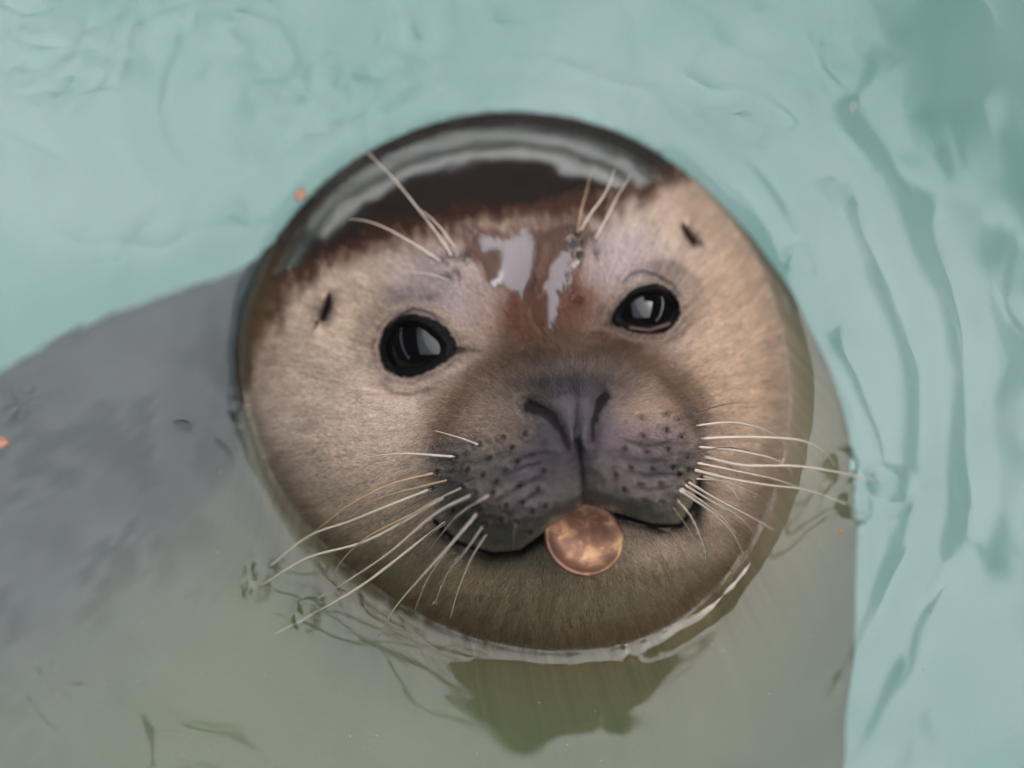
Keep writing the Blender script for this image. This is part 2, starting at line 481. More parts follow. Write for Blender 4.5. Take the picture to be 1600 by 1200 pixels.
    for pts, wd in ((EAR_L, 7), (EAR_R, 5.5)):
        d, a = line_d(X0, Y0, pts); lay(np.exp(-0.5 * (d / (wd * (0.3 + 0.7 * np.sin(np.pi * np.clip(a + .08, 0, 1)))))**2), lin(34, 27, 30), 1.1)
    for px, py in PITS_L + PITS_R + PITS_B:
        g = (np.abs(X0 - px) < 12) & (np.abs(Y0 - py) < 12)
        if g.any():
            dd = np.hypot(X0[g] - px, Y0[g] - py)
            c[g] = mix(c[g], lin(24, 21, 24), np.clip(1.4 * np.exp(-0.5 * (dd / (3.0 if py > 500 else 3.8))**2), 0, 1)[:, None])
    # streaky ticking of the coat, running away from the nose
    ang = np.arctan2(Y0 - 650, X0 - 900); rad = np.hypot(X0 - 900, Y0 - 650)
    st = noise(ang * 60, rad / 34, 81) * 0.5 + noise(ang * 130, rad / 20, 82) * 0.5
    c *= (1 + 0.26 * st + 0.08 * fbm(X0 / 30, Y0 / 30, 91, 3))[..., None]
    w = wetness(X0, Y0) * sstep(0.96, 0.90, rimc.e(X0, Y0))
    c *= (1 - 0.42 * w)[..., None]
    return np.clip(c * np.array([0.62, 0.595, 0.575]), 0.003, 0.9)


# ------------------------------------------------------------------ materials
def new_mat(name):
    m = bpy.data.materials.new(name); m.use_nodes = True
    n = m.node_tree; n.nodes.clear()
    out = n.nodes.new('ShaderNodeOutputMaterial')
    return m, n, out


def principled(name, color=(0.5, 0.5, 0.5), rough=0.5, **kw):
    m, n, out = new_mat(name)
    p = n.nodes.new('ShaderNodeBsdfPrincipled')
    p.inputs['Base Color'].default_value = (*color, 1)
    p.inputs['Roughness'].default_value = rough
    for k, v in kw.items():
        p.inputs[k.replace('_', ' ')].default_value = v
    n.links.new(p.outputs[0], out.inputs['Surface'])
    return m, n, p


def math_node(n, op, a, b=None):
    x = n.nodes.new('ShaderNodeMath'); x.operation = op
    for i, v in enumerate((a, b)):
        if v is None: continue
        if isinstance(v, (int, float)): x.inputs[i].default_value = v
        else: n.links.new(v, x.inputs[i])
    return x.outputs[0]


mat_skin, n, p = principled('seal_skin', rough=0.6)
at = n.nodes.new('ShaderNodeAttribute'); at.attribute_name = 'pelt'
aw = n.nodes.new('ShaderNodeAttribute'); aw.attribute_name = 'wet'
tc = n.nodes.new('ShaderNodeTexCoord')
nz = n.nodes.new('ShaderNodeTexNoise'); nz.inputs['Scale'].default_value = 900; nz.inputs['Detail'].default_value = 3
n.links.new(tc.outputs['Object'], nz.inputs['Vector'])
n.links.new(at.outputs['Color'], p.inputs['Base Color'])
bump = n.nodes.new('ShaderNodeBump'); bump.inputs['Strength'].default_value = 0.35; bump.inputs['Distance'].default_value = 0.0004
n.links.new(nz.outputs['Fac'], bump.inputs['Height'])
n.links.new(bump.outputs[0], p.inputs['Normal'])
p.inputs['Specular IOR Level'].default_value = 0.06
n.links.new(math_node(n, 'MULTIPLY', aw.outputs['Fac'], 1.0), p.inputs['Coat Weight'])
p.inputs['Coat Roughness'].default_value = 0.09
p.inputs['Coat IOR'].default_value = 1.75

mat_fur, n, p = principled('seal_fur', rough=0.5)
at = n.nodes.new('ShaderNodeAttribute'); at.attribute_name = 'fur_color'
n.links.new(at.outputs['Color'], p.inputs['Base Color'])
p.inputs['Specular IOR Level'].default_value = 0.25

mat_whisker, n, p = principled('whisker', (0.42, 0.345, 0.275), 0.25)
p.inputs['Specular IOR Level'].default_value = 0.6
p.inputs['Subsurface Weight'].default_value = 0.0
mat_whisker_dark, n, p = principled('dark_whisker', (0.06, 0.045, 0.04), 0.3)
mat_whisker_brown, n, p = principled('brown_whisker', (0.34, 0.22, 0.13), 0.3)

mat_drop, n, p = principled('water_drop', (1, 1, 1), 0.0, Transmission_Weight=1.0, IOR=1.333)

mat_eye, n, p = principled('eye', (0.008, 0.007, 0.008), 0.12)
tc = n.nodes.new('ShaderNodeTexCoord')
nz = n.nodes.new('ShaderNodeTexNoise'); nz.inputs['Scale'].default_value = 600
cr = n.nodes.new('ShaderNodeValToRGB')
cr.color_ramp.elements[0].color = (0.002, 0.002, 0.003, 1); cr.color_ramp.elements[1].color = (0.004, 0.003, 0.0025, 1)
n.links.new(tc.outputs['Object'], nz.inputs['Vector']); n.links.new(nz.outputs['Fac'], cr.inputs[0])
n.links.new(cr.outputs[0], p.inputs['Base Color'])
p.inputs['Coat Weight'].default_value = 1.0; p.inputs['Coat Roughness'].default_value = 0.01; p.inputs['Coat IOR'].default_value = 1.34
p.inputs['Specular IOR Level'].default_value = 0.0

mat_coin, n, p = principled('worn_copper', rough=0.42, Metallic=0.45)
tc = n.nodes.new('ShaderNodeTexCoord')
nz = n.nodes.new('ShaderNodeTexNoise'); nz.inputs['Scale'].default_value = 170; nz.inputs['Detail'].default_value = 5; nz.inputs['Roughness'].default_value = 0.6
nz.inputs['Distortion'].default_value = 0.6
cr = n.nodes.new('ShaderNodeValToRGB')
cr.color_ramp.elements[0].position = 0.30; cr.color_ramp.elements[0].color = (0.085, 0.042, 0.032, 1)
cr.color_ramp.elements[1].position = 0.72; cr.color_ramp.elements[1].color = (0.42, 0.25, 0.13, 1)
e_ = cr.color_ramp.elements.new(0.5); e_.color = (0.155, 0.072, 0.04, 1)
n.links.new(tc.outputs['Object'], nz.inputs['Vector']); n.links.new(nz.outputs['Fac'], cr.inputs[0])
n.links.new(cr.outputs[0], p.inputs['Base Color'])
bump = n.nodes.new('ShaderNodeBump'); bump.inputs['Strength'].default_value = 0.5; bump.inputs['Distance'].default_value = 0.0005
n.links.new(nz.outputs['Fac'], bump.inputs['Height']); n.links.new(bump.outputs[0], p.inputs['Normal'])

# water: clear refracting surface over a faintly milky green body
mat_water, n, out = new_mat('pool_water')
p = n.nodes.new('ShaderNodeBsdfPrincipled')
p.inputs['Base Color'].default_value = (1, 1, 1, 1); p.inputs['Roughness'].default_value = 0.0
p.inputs['Transmission Weight'].default_value = 1.0; p.inputs['IOR'].default_value = 1.333
n.links.new(p.outputs[0], out.inputs['Surface'])
ab = n.nodes.new('ShaderNodeVolumeAbsorption'); ab.inputs['Color'].default_value = (0.60, 0.92, 0.85, 1); ab.inputs['Density'].default_value = 0.8
vs = n.nodes.new('ShaderNodeVolumeScatter'); vs.inputs['Color'].default_value = (0.58, 0.92, 0.80, 1); vs.inputs['Density'].default_value = 1.3
vs.inputs['Anisotropy'].default_value = 0.3
ad = n.nodes.new('ShaderNodeAddShader'); n.links.new(ab.outputs[0], ad.inputs[0]); n.links.new(vs.outputs[0], ad.inputs[1])
n.links.new(ad.outputs[0], out.inputs['Volume'])
mat_water.cycles.homogeneous_volume = True if hasattr(mat_water.cycles, 'homogeneous_volume') else False

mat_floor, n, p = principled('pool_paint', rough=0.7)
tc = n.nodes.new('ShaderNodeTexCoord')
n1 = n.nodes.new('ShaderNodeTexNoise'); n1.inputs['Scale'].default_value = 8; n1.inputs['Detail'].default_value = 4; n1.inputs['Distortion'].default_value = 1.2  # paint patches also stand in for light and dark reflections on the water
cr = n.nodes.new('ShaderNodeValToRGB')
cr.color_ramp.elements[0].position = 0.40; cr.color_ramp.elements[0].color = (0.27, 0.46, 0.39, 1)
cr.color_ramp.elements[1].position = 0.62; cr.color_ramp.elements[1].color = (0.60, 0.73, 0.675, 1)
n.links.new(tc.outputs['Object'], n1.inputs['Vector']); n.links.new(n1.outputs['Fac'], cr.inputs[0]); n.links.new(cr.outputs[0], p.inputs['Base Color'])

mat_timber, n, p = principled('dark_timber', (0.045, 0.038, 0.034), 0.8)
tc = n.nodes.new('ShaderNodeTexCoord'); nz = n.nodes.new('ShaderNodeTexNoise'); nz.inputs['Scale'].default_value = 3
cr = n.nodes.new('ShaderNodeValToRGB'); cr.color_ramp.elements[0].color = (0.018, 0.016, 0.015, 1); cr.color_ramp.elements[1].color = (0.045, 0.036, 0.03, 1)
n.links.new(tc.outputs['Object'], nz.inputs['Vector']); n.links.new(nz.outputs['Fac'], cr.inputs[0]); n.links.new(cr.outputs[0], p.inputs['Base Color'])
mat_conc, n, p = principled('concrete', (0.16, 0.15, 0.14), 0.85)
tc = n.nodes.new('ShaderNodeTexCoord'); nz = n.nodes.new('ShaderNodeTexNoise'); nz.inputs['Scale'].default_value = 7; nz.inputs['Detail'].default_value = 6
cr = n.nodes.new('ShaderNodeValToRGB'); cr.color_ramp.elements[0].color = (0.10, 0.095, 0.09, 1); cr.color_ramp.elements[1].color = (0.24, 0.23, 0.21, 1)
n.links.new(tc.outputs['Object'], nz.inputs['Vector']); n.links.new(nz.outputs['Fac'], cr.inputs[0]); n.links.new(cr.outputs[0], p.inputs['Base Color'])
mat_leaf, n, p = principled('orange_leaf', (0.26, 0.12, 0.07), 0.6)
mat_dust, n, p = principled('pale_dust', (0.36, 0.30, 0.24), 0.6)


# ------------------------------------------------------------------ the place: pool; shelter and tree added for the light
def box_mesh(name, boxes, mat):
    vs_, fs = [], []
    for (x0, x1, y0, y1, z0, z1) in boxes:
        b = len(vs_)
        vs_ += [(x0, y0, z0), (x1, y0, z0), (x1, y1, z0), (x0, y1, z0), (x0, y0, z1), (x1, y0, z1), (x1, y1, z1), (x0, y1, z1)]
        fs += [(b, b + 3, b + 2, b + 1), (b + 4, b + 5, b + 6, b + 7), (b, b + 1, b + 5, b + 4), (b + 1, b + 2, b + 6, b + 5), (b + 2, b + 3, b + 7, b + 6), (b + 3, b, b + 4, b + 7)]
    return np_mesh(name, np.array(vs_, float), quads=fs, mat=mat, smooth=False)


PX0, PX1, PY0, PY1, PZ = -2.4, 2.4, -1.8, 3.0, -0.75
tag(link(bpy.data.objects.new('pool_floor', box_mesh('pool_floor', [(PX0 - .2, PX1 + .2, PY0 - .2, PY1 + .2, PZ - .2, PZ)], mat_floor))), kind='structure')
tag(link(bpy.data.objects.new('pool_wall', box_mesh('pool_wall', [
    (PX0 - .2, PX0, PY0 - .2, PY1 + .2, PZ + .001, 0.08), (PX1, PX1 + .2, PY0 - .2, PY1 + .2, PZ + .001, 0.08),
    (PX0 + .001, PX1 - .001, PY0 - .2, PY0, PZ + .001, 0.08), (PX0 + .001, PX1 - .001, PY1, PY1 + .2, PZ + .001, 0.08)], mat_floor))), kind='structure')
tag(link(bpy.data.objects.new('pavement', box_mesh('pavement', [
    (-4.5, PX0 - .201, -4, 6.4, -0.1, 0.06), (PX1 + .201, 4.5, -4, 6.4, -0.1, 0.06),
    (PX0 - .2, PX1 + .2, -4, PY0 - .201, -0.1, 0.06), (PX0 - .2, PX1 + .2, PY1 + .201, 6.4, -0.1, 0.06)], mat_conc))), kind='structure')
tag(link(bpy.data.objects.new('ground', box_mesh('ground', [
    (-60, -4.501, -60, 60, -0.3, 0.0), (4.501, 60, -60, 60, -0.3, 0.0), (-4.5, 4.5, -60, -4.001, -0.3, 0.0), (-4.5, 4.5, 6.401, 60, -0.3, 0.0)], mat_conc))), kind='structure')
# unseen shelter, added to shape light and reflections; roof has one wide opening
shelter = link(bpy.data.objects.new('added_shelter', None))
tag(shelter, 'unseen dark timber shelter added round the pool to shape light and reflections', 'shelter')
ZR = 3.0
OX0, OX1, OX2, OY0, OYM, OY1 = -1.6, 0.42, 1.9, -2.9, 0.3, 5.5  # opening edges shaped to set light and reflections
RX, RY0, RY1 = 5.6, -4.0, 6.6
link(bpy.data.objects.new('roof', box_mesh('roof', [  # roof of the added shelter, unseen
    (-RX, OX0, RY0, RY1, ZR, ZR + .12), (OX2, RX, RY0, RY1, ZR, ZR + .12),
    (OX0 + .001, OX2 - .001, RY0, OY0, ZR, ZR + .12), (OX0 + .001, OX2 - .001, OY1, RY1, ZR, ZR + .12),
    (OX1, OX2 - .001, OYM, OY1 - .001, ZR, ZR + .12)], mat_timber)), shelter)
link(bpy.data.objects.new('wall', box_mesh('wall', [  # walls of the added shelter, unseen
    (-4.5, -4.4, -4, 6.3, .062, 2.0), (4.4, 4.5, -4, 6.3, .062, 2.0),
    (-4.399, 4.399, -4, -3.9, .062, ZR - .003), (-4.399, 4.399, 6.2, 6.3, 0.62, ZR - .003)], mat_timber)), shelter)  # gap below the far side shaped for a bright reflection on the crown
bm_ = box_mesh('added_beam', [(-5.4, 5.4, -0.06, 0.06, -0.16, 0)], mat_timber)
for yb in (-3.1, 5.8):
    b = link(bpy.data.objects.new('added_beam', bm_), shelter); b.location = (0, yb, ZR - .003)
pm_ = box_mesh('added_post', [(-.08, .08, -.08, .08, .065, ZR - .17)], mat_timber)
for xb in (-4.25, 4.25):
    for yb in (-3.1, 5.8):
        b = link(bpy.data.objects.new('added_post', pm_), shelter); b.location = (xb, yb, 0)


# unseen tree added over the open roof to mottle sky glare on the water
mat_added_bark, n, p = principled('added_bark', (0.07, 0.055, 0.045), 0.9)
mat_added_leaves, n, p = principled('added_tree_leaves', (0.05, 0.085, 0.03), 0.55)


def limb(path, r0, r1, ns=9):
    path = smooth_pts(path, 14); m = len(path)
    t_ = np.gradient(path, axis=0); t_ /= np.linalg.norm(t_, axis=1)[:, None]
    a_ = np.cross(t_, [0.3, 0.2, 1.0]); a_ /= np.linalg.norm(a_, axis=1)[:, None] + 1e-9; c_ = np.cross(t_, a_)
    ph = np.linspace(0, 2 * np.pi, ns, endpoint=False); rr_ = np.linspace(r0, r1, m)
    v = (path[:, None] + rr_[:, None, None] * (np.cos(ph)[None, :, None] * a_[:, None] + np.sin(ph)[None, :, None] * c_[:, None])).reshape(-1, 3)
    i = np.arange(m * ns).reshape(m, ns); j = np.roll(i, -1, axis=1)
    return v, np.stack([i[:-1], j[:-1], j[1:], i[1:]], -1).reshape(-1, 4)


tree = link(bpy.data.objects.new('added_tree', None)); tree.location = (-6.4, 2.2, 0)
tag(tree, 'unseen leafy tree added over the shelter roof to mottle glare on the pool', 'tree')
base_ = np.array([-6.4, 2.2, 0])
v, qd = limb([(0, 0, 0), (.1, 0, 2), (.5, .1, 3.6), (1.2, .2, 4.8)], .22, .14)
link(bpy.data.objects.new('trunk', np_mesh('trunk', v, quads=qd, mat=mat_added_bark)), tree)
LV, LQ = [], []
trg = np.random.default_rng(12)
for pts in ([(1.1, .2, 4.7), (2.6, .0, 5.2), (4.6, -.3, 5.4), (6.9, -.8, 5.2)], [(1.1, .2, 4.7), (2.5, .9, 5.2), (4.8, 1.0, 5.5), (7.0, .6, 5.3)],
            [(2.4, .5, 5.1), (3.8, 1.9, 5.4), (5.4, 2.4, 5.6), (6.6, 2.4, 5.4)], [(2.6, 0, 5.2), (3.7, -1.2, 5.3), (4.8, -1.9, 5.2)]):
    v, qd = limb(pts, .09, .02)
    link(bpy.data.objects.new('branch', np_mesh('branch', v, quads=qd, mat=mat_added_bark)), tree)
    sp_ = smooth_pts(pts, 60)[12:]
    for c in range(8):
        cen_ = sp_[trg.integers(len(sp_))] + trg.normal(0, [.25, .42, .18])
        for k in range(95):
            pp = cen_ + trg.normal(0, [.13, .13, .09])
            a_ = trg.normal(0, 1, 3); a_ /= np.linalg.norm(a_); c_ = np.cross(a_, trg.normal(0, 1, 3)); c_ /= np.linalg.norm(c_)
            l_, w_ = trg.uniform(.04, .07), trg.uniform(.018, .03)
            b = len(LV); LV += [pp - a_ * l_, pp + c_ * w_, pp + a_ * l_, pp - c_ * w_]; LQ.append((b, b + 1, b + 2, b + 3))
link(bpy.data.objects.new('crown', np_mesh('crown', np.array(LV), quads=LQ, mat=mat_added_leaves, smooth=False)), tree)['kind'] = 'stuff'  # crown of the added tree, unseen


# ------------------------------------------------------------------ water surface
def axis(lo, hi, step, far, grow=1.12):
    a = list(np.arange(lo, hi + step, step))
    s = step
    while a[-1] < far[1] - 1:
        s *= grow; a.append(min(a[-1] + s, far[1]))
    s = step; b = [a[0]]
    while b[-1] > far[0] + 1:
        s *= grow; b.append(max(b[-1] - s, far[0]))
    return np.array(b[:0:-1] + a)


CONTACTS = [(420, 886, 1.0), (406, 916, 1.15), (492, 938, 0.9), (484, 962, 1.1), (1306, 728, 0.9), (1372, 752, 1.15), (1325, 788, 1.0), (1252, 410, .5)]
gx = axis(-860, 860, 3.0, (PX0 / S, PX1 / S))
gy = axis(-760, 760, 3.0, (PY0 / S, PY1 / S))
GX, GY = np.meshgrid(gx, gy)


def water_z(x, y):
    """height of the water in head units; x, y in the water plane"""
    X = x + 800; Y = 600 - y * SA            # same numbering as the head's frame, for things lying on the water
    near = np.exp(-np.maximum(0, np.hypot(x, y) - 900) / 500)
    z = 4.0 * fbm(x / 520, y / 520, 101, 2)
    wx = x + 70 * fbm(x / 160, y / 160, 111, 2); wy = y + 70 * fbm(x / 160, y / 160, 121, 2)
    z = z + 1.5 * fbm(wx / 170, wy / 170, 131, 2)
    left = 0.12 + 0.5 * sstep(-100, -600, x) * sstep(100, -200, y) + 0.5 * sstep(-100, 300, y) * sstep(300, -200, x)
    r1 = 1 - np.abs(noise(wx / 95, wy / 150, 141)); r2 = 1 - np.abs(noise(wx / 60, wy / 110, 151))
    left = left + 0.55 * sstep(500, 100, x) * sstep(100, 300, y)
    z = z + left * (0.7 * r1**5 + 0.35 * r2**6) + left * 0.9 * fbm(wx / 60, wy / 190, 155, 2)
    z = z + left * 0.18 * fbm(wx / 38, wy / 38, 161, 2)
    # long arcs travelling out to the upper and lower right
    d = np.hypot(X - 700, Y - 640)
    arc = np.sin(d / 15 + 2 * fbm(x / 200, y / 200, 171, 2)) * np.exp(-((d - 760) / 90)**2) * sstep(100, 400, x)
    z = z + 0.42 * arc
    d2 = np.hypot(X - 900, Y - 760)
    z = z + 0.3 * np.exp(-((d2 - 470 - 0.1 * (Y - 700)) / 9)**2) * sstep(1180, 1280, X) * sstep(420, 470, Y) * sstep(800, 700, Y)
    # rings that run out from the head
    er = rimc.e(X, Y); dr = (er - 1) * 425
    th = np.arctan2(Y - 600, X - 800)
    z = z + (0.6 * np.sin(dr / 9.5 + 2.2 * noise(th * 3, dr / 60, 181)) * np.exp(-np.clip(dr, 0, None) / 60)) * (dr > -20)
    # the water climbs up the head
    amp = 9 + 1.6 * noise(th * 26, th * 0, 192) + 2 * noise(th * 5, th * 0, 191)
    z = z + amp * np.exp(-np.clip(dr, 0, None) / 8.5)
    # dimples where whiskers break the surface
    for cx, cy, a in CONTACTS:
        dd = np.hypot(x - (cx - 800), y - (600 - cy) / SA)
        z = z + a * (-1.7 * np.exp(-(dd / 17)**2) + 0.7 * np.exp(-((dd - 24) / 6)**2) + 0.22 * np.sin(dd / 4.0) * np.exp(-dd / 30))
    for cx, cy, a in ((38, 628, 1.0), (100, 1055, .6), (392, 905, .5)):
        dd = np.hypot(x - (cx - 800), y - (600 - cy) / SA); t2 = np.arctan2(y - (600 - cy) / SA, x - (cx - 800))
        z = z + a * 2.2 * np.exp(-dd / 26) * (0.6 + 0.4 * np.sin(9 * t2 + 2 * noise(t2 * 2, dd / 10, 3)))
    return z * near


WZ = water_z(GX, GY)
edge = (GX <= gx[0] + 1e-6) | (GX >= gx[-1] - 1e-6) | (GY <= gy[0] + 1e-6) | (GY >= gy[-1] - 1e-6)
WZ[edge] = 0
wv = np.stack([GX, GY, WZ], -1).reshape(-1, 3) * S
ny, nx = GX.shape
ii = np.arange(ny * nx).reshape(ny, nx)
wq = np.stack([ii[:-1, :-1], ii[:-1, 1:], ii[1:, 1:], ii[1:, :-1]], -1).reshape(-1, 4)
# skirt and base, so that the water is one closed body (its sides stand inside the pool walls)
bi = np.concatenate([ii[0, :], ii[1:, -1], ii[-1, -2::-1], ii[-2:0:-1, 0]])
low = wv[bi].copy(); low[:, 2] = PZ - 0.01
nb = len(bi); base = len(wv)
sq = np.stack([bi, base + np.arange(nb), base + (np.arange(nb) + 1) % nb, np.roll(bi, -1)], -1)
cen = np.array([[0, 0.3, PZ - 0.01]])
btri = np.stack([base + (np.arange(nb) + 1) % nb, base + np.arange(nb), np.full(nb, base + nb)], -1)
water_me = np_mesh('water', np.vstack([wv, low, cen]), quads=np.vstack([wq, sq]), tris=btri, mat=mat_water)
water = tag(link(bpy.data.objects.new('water', water_me)), kind='structure')

# ------------------------------------------------------------------ the seal
seal = link(bpy.data.objects.new('seal', None))
tag(seal, 'harbour seal pup with tan face and dark wet crown, rising from green water', 'seal')

NA, NR, NS = 1180, 330, 90
th = np.linspace(-np.pi, np.pi, NA, endpoint=False)
tt = (np.arange(1, NR + 1) / NR)**0.92
TH, TT = np.meshgrid(th, tt)
RR = rim(TH) * TT
HX = C0[0] + RR * np.cos(TH); HY = C0[1] + RR * np.sin(TH)
HH = height(HX, HY)
head = to_world(HX, HY, HH)
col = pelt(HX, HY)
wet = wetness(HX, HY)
centre = to_world(np.array([C0[0]]), np.array([C0[1]]), height(np.array([float(C0[0])]), np.array([float(C0[1])])))
# below the water: neck and body as slices that widen, lean and close
q = np.linspace(0, 1, NS + 1)[1:]
ctrl_q = [0, .05, .14, .28, .45, .62, .78, .90, .97, 1.0]
ZQ = [0, -60, -170, -330, -560, -900, -1350, -1750, -1950, -2000]
RQ = [425, 450, 498, 600, 815, 880, 820, 560, 260, 3]
CXQ = [0, 12, 28, -70, -300, -380, -520, -640, -700, -720]
CYQ = [0, -26, -95, -230, -440, -800, -1250, -1650, -1850, -1900]
BL = [0, .1, .3, .7, 1, 1, 1, 1, 1, 1]
cc = smooth_pts(np.array([ZQ, RQ, CXQ, CYQ, BL]).T, 400)
qq = np.interp(np.linspace(0, len(ZQ) - 1, 400), np.arange(len(ZQ)), ctrl_q)
z_, r_, cx_, cy_, b_ = [np.interp(q, qq, cc[:, k]) for k in range(5)]
rimw = head[-1] / S                           # waterline, head units
wth = np.arctan2(rimw[:, 1], rimw[:, 0])
wr = np.hypot(rimw[:, 0], rimw[:, 1])
rr = mix(wr[None, :] * (r_ / 425)[:, None], np.broadcast_to(r_[:, None], (NS, NA)), np.clip(b_, 0, 1)[:, None])
rr = rr * (1 + np.clip(b_, 0, 1)[:, None] * 0.022 * (np.sin(3 * wth + 1.0)[None, :] + 0.7 * np.sin(7 * wth[None, :] + 9 * q[:, None])))
bx = cx_[:, None] + rr * np.cos(wth)[None, :]
by = cy_[:, None] + rr * np.sin(wth)[None, :]
bz = np.broadcast_to(z_[:, None], (NS, NA)) + rimw[:, 2][None, :] * np.exp(-q * 30)[:, None]
body = np.stack([bx, by, bz], -1) * S
# underwater colours: pale throat with green water light painted in, grey mottled back
fr = (0.5 + 0.5 * np.cos(wth - math.radians(-70)))[None, :] * np.ones((NS, 1))
g1 = fbm(bx / 150, by / 150 + bz / 120, 201, 4); g2 = fbm(bx / 60, by / 60 + bz / 70, 211, 3)
grey = lin(66, 65, 68)[None, None] * (1 + 0.6 * g1 + 0.4 * g2)[..., None]
spots = sstep(0.18, 0.42, g2)[..., None]
grey = mix(grey, lin(26, 28, 28), spots * 0.85)
pale = lin(92, 98, 70)[None, None] * (1 + 0.15 * g1)[..., None]
wgt = np.clip(sstep(0.22, 0.62, fr) * sstep(-900, -250, bz), 0, 1)[..., None]
bcol = mix(grey, pale, wgt)
join = np.exp(-q * 14)[:, None, None]
bcol = np.clip(mix(bcol, np.broadcast_to(col[-1][None], bcol.shape), join), 0.003, .9)

V = np.vstack([centre, head.reshape(-1, 3), body.reshape(-1, 3)])
NT = NR + NS
idx = 1 + np.arange(NT * NA).reshape(NT, NA)
nxt = np.roll(idx, -1, axis=1)
quads = np.stack([idx[:-1], idx[1:], nxt[1:], nxt[:-1]], -1).reshape(-1, 4)
quads = quads[:, ::-1]
tris = np.stack([np.zeros(NA, int), nxt[0], idx[0]], -1)
seal_me = np_mesh('body', V, quads=quads, tris=tris, mat=mat_skin)
cols = np.ones((len(V), 4), np.float32)
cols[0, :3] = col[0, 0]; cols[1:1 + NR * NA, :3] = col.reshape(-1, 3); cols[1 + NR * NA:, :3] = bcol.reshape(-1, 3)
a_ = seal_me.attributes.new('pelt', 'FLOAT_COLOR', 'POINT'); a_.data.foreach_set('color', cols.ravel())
wv_ = np.zeros(len(V), np.float32); wv_[1:1 + NR * NA] = wet.ravel()
a_ = seal_me.attributes.new('wet', 'FLOAT', 'POINT'); a_.data.foreach_set('value', wv_)
body_o = link(bpy.data.objects.new('body', seal_me), seal)

# eyes
def sphere(R, nu=64, nv=40, sz=1.0):
    v, f = [(0, 0, R * sz)], []
    for i in range(1, nv):
        a = math.pi * i / nv
        for j in range(nu):
            b = 2 * math.pi * j / nu
            v.append((R * math.sin(a) * math.cos(b), R * math.sin(a) * math.sin(b), R * math.cos(a) * sz))
    v.append((0, 0, -R * sz)); last = len(v) - 1
    tr = [(0, 1 + j, 1 + (j + 1) % nu) for j in range(nu)]
    tr += [(last, last - nu + (j + 1) % nu, last - nu + j) for j in range(nu)]
    qd = [(1 + i * nu + j, 1 + (i + 1) * nu + j, 1 + (i + 1) * nu + (j + 1) % nu, 1 + i * nu + (j + 1) % nu) for i in range(nv - 2) for j in range(nu)]
    return np.array(v, float), qd, tr


for E, side in zip(EYES, ('narrower', 'rounder')):
    v, qd, tr = sphere(E['R'] * S)
    me = np_mesh('eye', v, quads=qd, tris=tr, mat=mat_eye)
    o = link(bpy.data.objects.new('eye', me), seal)
    o.location = to_world(np.array(float(E['ball'][0])), np.array(float(E['ball'][1])), np.array(E['hc']))

# fur
NF = 230000
fx = rng.uniform(370, 1240, NF * 2); fy = rng.uniform(170, 1020, NF * 2)
er = rimc.e(fx, fy)
keep = er < 0.985
wet_f = wetness(fx, fy)
edge_ok = sstep(0.935, 0.965, er)
keep &= (rng.random(len(fx)) > wet_f * (1 - edge_ok) * 1.0)
keep &= (rng.random(len(fx)) > edge_ok * 0.6)
for E in EYES:
    keep &= E['fe'].e(fx, fy) > 1.06
keep &= line_d(fx, fy, NOSTRIL_L)[0] > 9
keep &= line_d(fx, fy, NOSTRIL_R)[0] > 8
keep &= rng.random(len(fx)) > sstep(1.15, 0.8, np.hypot((fx - 895) / 42, (fy - 662) / 50))
keep &= rng.random(len(fx)) > 0.85 * gauss(fx, fy, 853, 692, 22, 22)
keep &= line_d(fx, fy, MOUTH)[0] > 5
keep &= line_d(fx, fy, EAR_L[:3])[0] > 6
keep &= line_d(fx, fy, EAR_R[:3])[0] > 5
for pts, wd, dp in EYE_CREASE[:2] + EYE_CREASE[4:6] + CREASES[:8]:
    keep &= (line_d(fx, fy, pts)[0] > 3.2) | (rng.random(len(fx)) < 0.15)
for px, py in PITS_L + PITS_R + PITS_B:
    keep &= (np.hypot(fx - px, fy - py) > 4)
fx, fy = fx[keep][:NF], fy[keep][:NF]
n_ = len(fx)
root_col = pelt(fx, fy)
inm = sstep(1.05, 0.9, muz.e(fx, fy)) * sstep(600, 680, fy)
dx = fx - 900; dy = fy - 655
a0 = np.arctan2(dy, dx) + 0.35 * fbm(fx / 70, fy / 70, 301, 2) + rng.normal(0, 0.12, n_)
# hair bends round the eyes
for E in EYES:
    ex, ey = E['c']; w = np.exp(-0.5 * (np.hypot(fx - ex, fy - ey) / 75)**2) * 0.5
    a0 = a0 + w * np.sin(np.arctan2(fy - ey, fx - ex) - a0)
Lh = (12 + 5 * rng.random(n_)) * (1 - 0.5 * inm) * (1 + 0.25 * sstep(830, 920, fy))
for E in EYES:
    Lh = Lh * (1 - 0.75 * sstep(1.7, 1.2, E['fe'].e(fx, fy)))
Lh = Lh * (1 - 0.6 * sstep(26, 8, line_d(fx, fy, MOUTH)[0]))
ex_ = fx + np.cos(a0) * Lh; ey_ = fy + np.sin(a0) * Lh
ok = np.ones(n_, bool)
for k in (0.5, 1.0):
    kx = fx + np.cos(a0) * Lh * k; ky = fy + np.sin(a0) * Lh * k
    ok &= (line_d(kx, ky, EAR_L[:3])[0] > 5) & (line_d(kx, ky, EAR_R[:3])[0] > 4) & (line_d(kx, ky, NOSTRIL_L)[0] > 6) & (line_d(kx, ky, NOSTRIL_R)[0] > 5)
    ok &= line_d(kx, ky, MOUTH)[0] > 3
    for E in EYES:
        ok &= E['fe'].e(kx, ky) > 1.03
fx, fy, a0, Lh, root_col = fx[ok], fy[ok], a0[ok], Lh[ok], root_col[ok]
n_ = len(fx)
NPT = 4
P = np.zeros((n_, NPT, 3))
bend = rng.normal(0, 0.22, n_)
X_, Y_ = fx.copy(), fy.copy()
lifts = np.array([-1.0, 1.2, 1.6, 0.9])
hs_ = height(fx, fy, True)
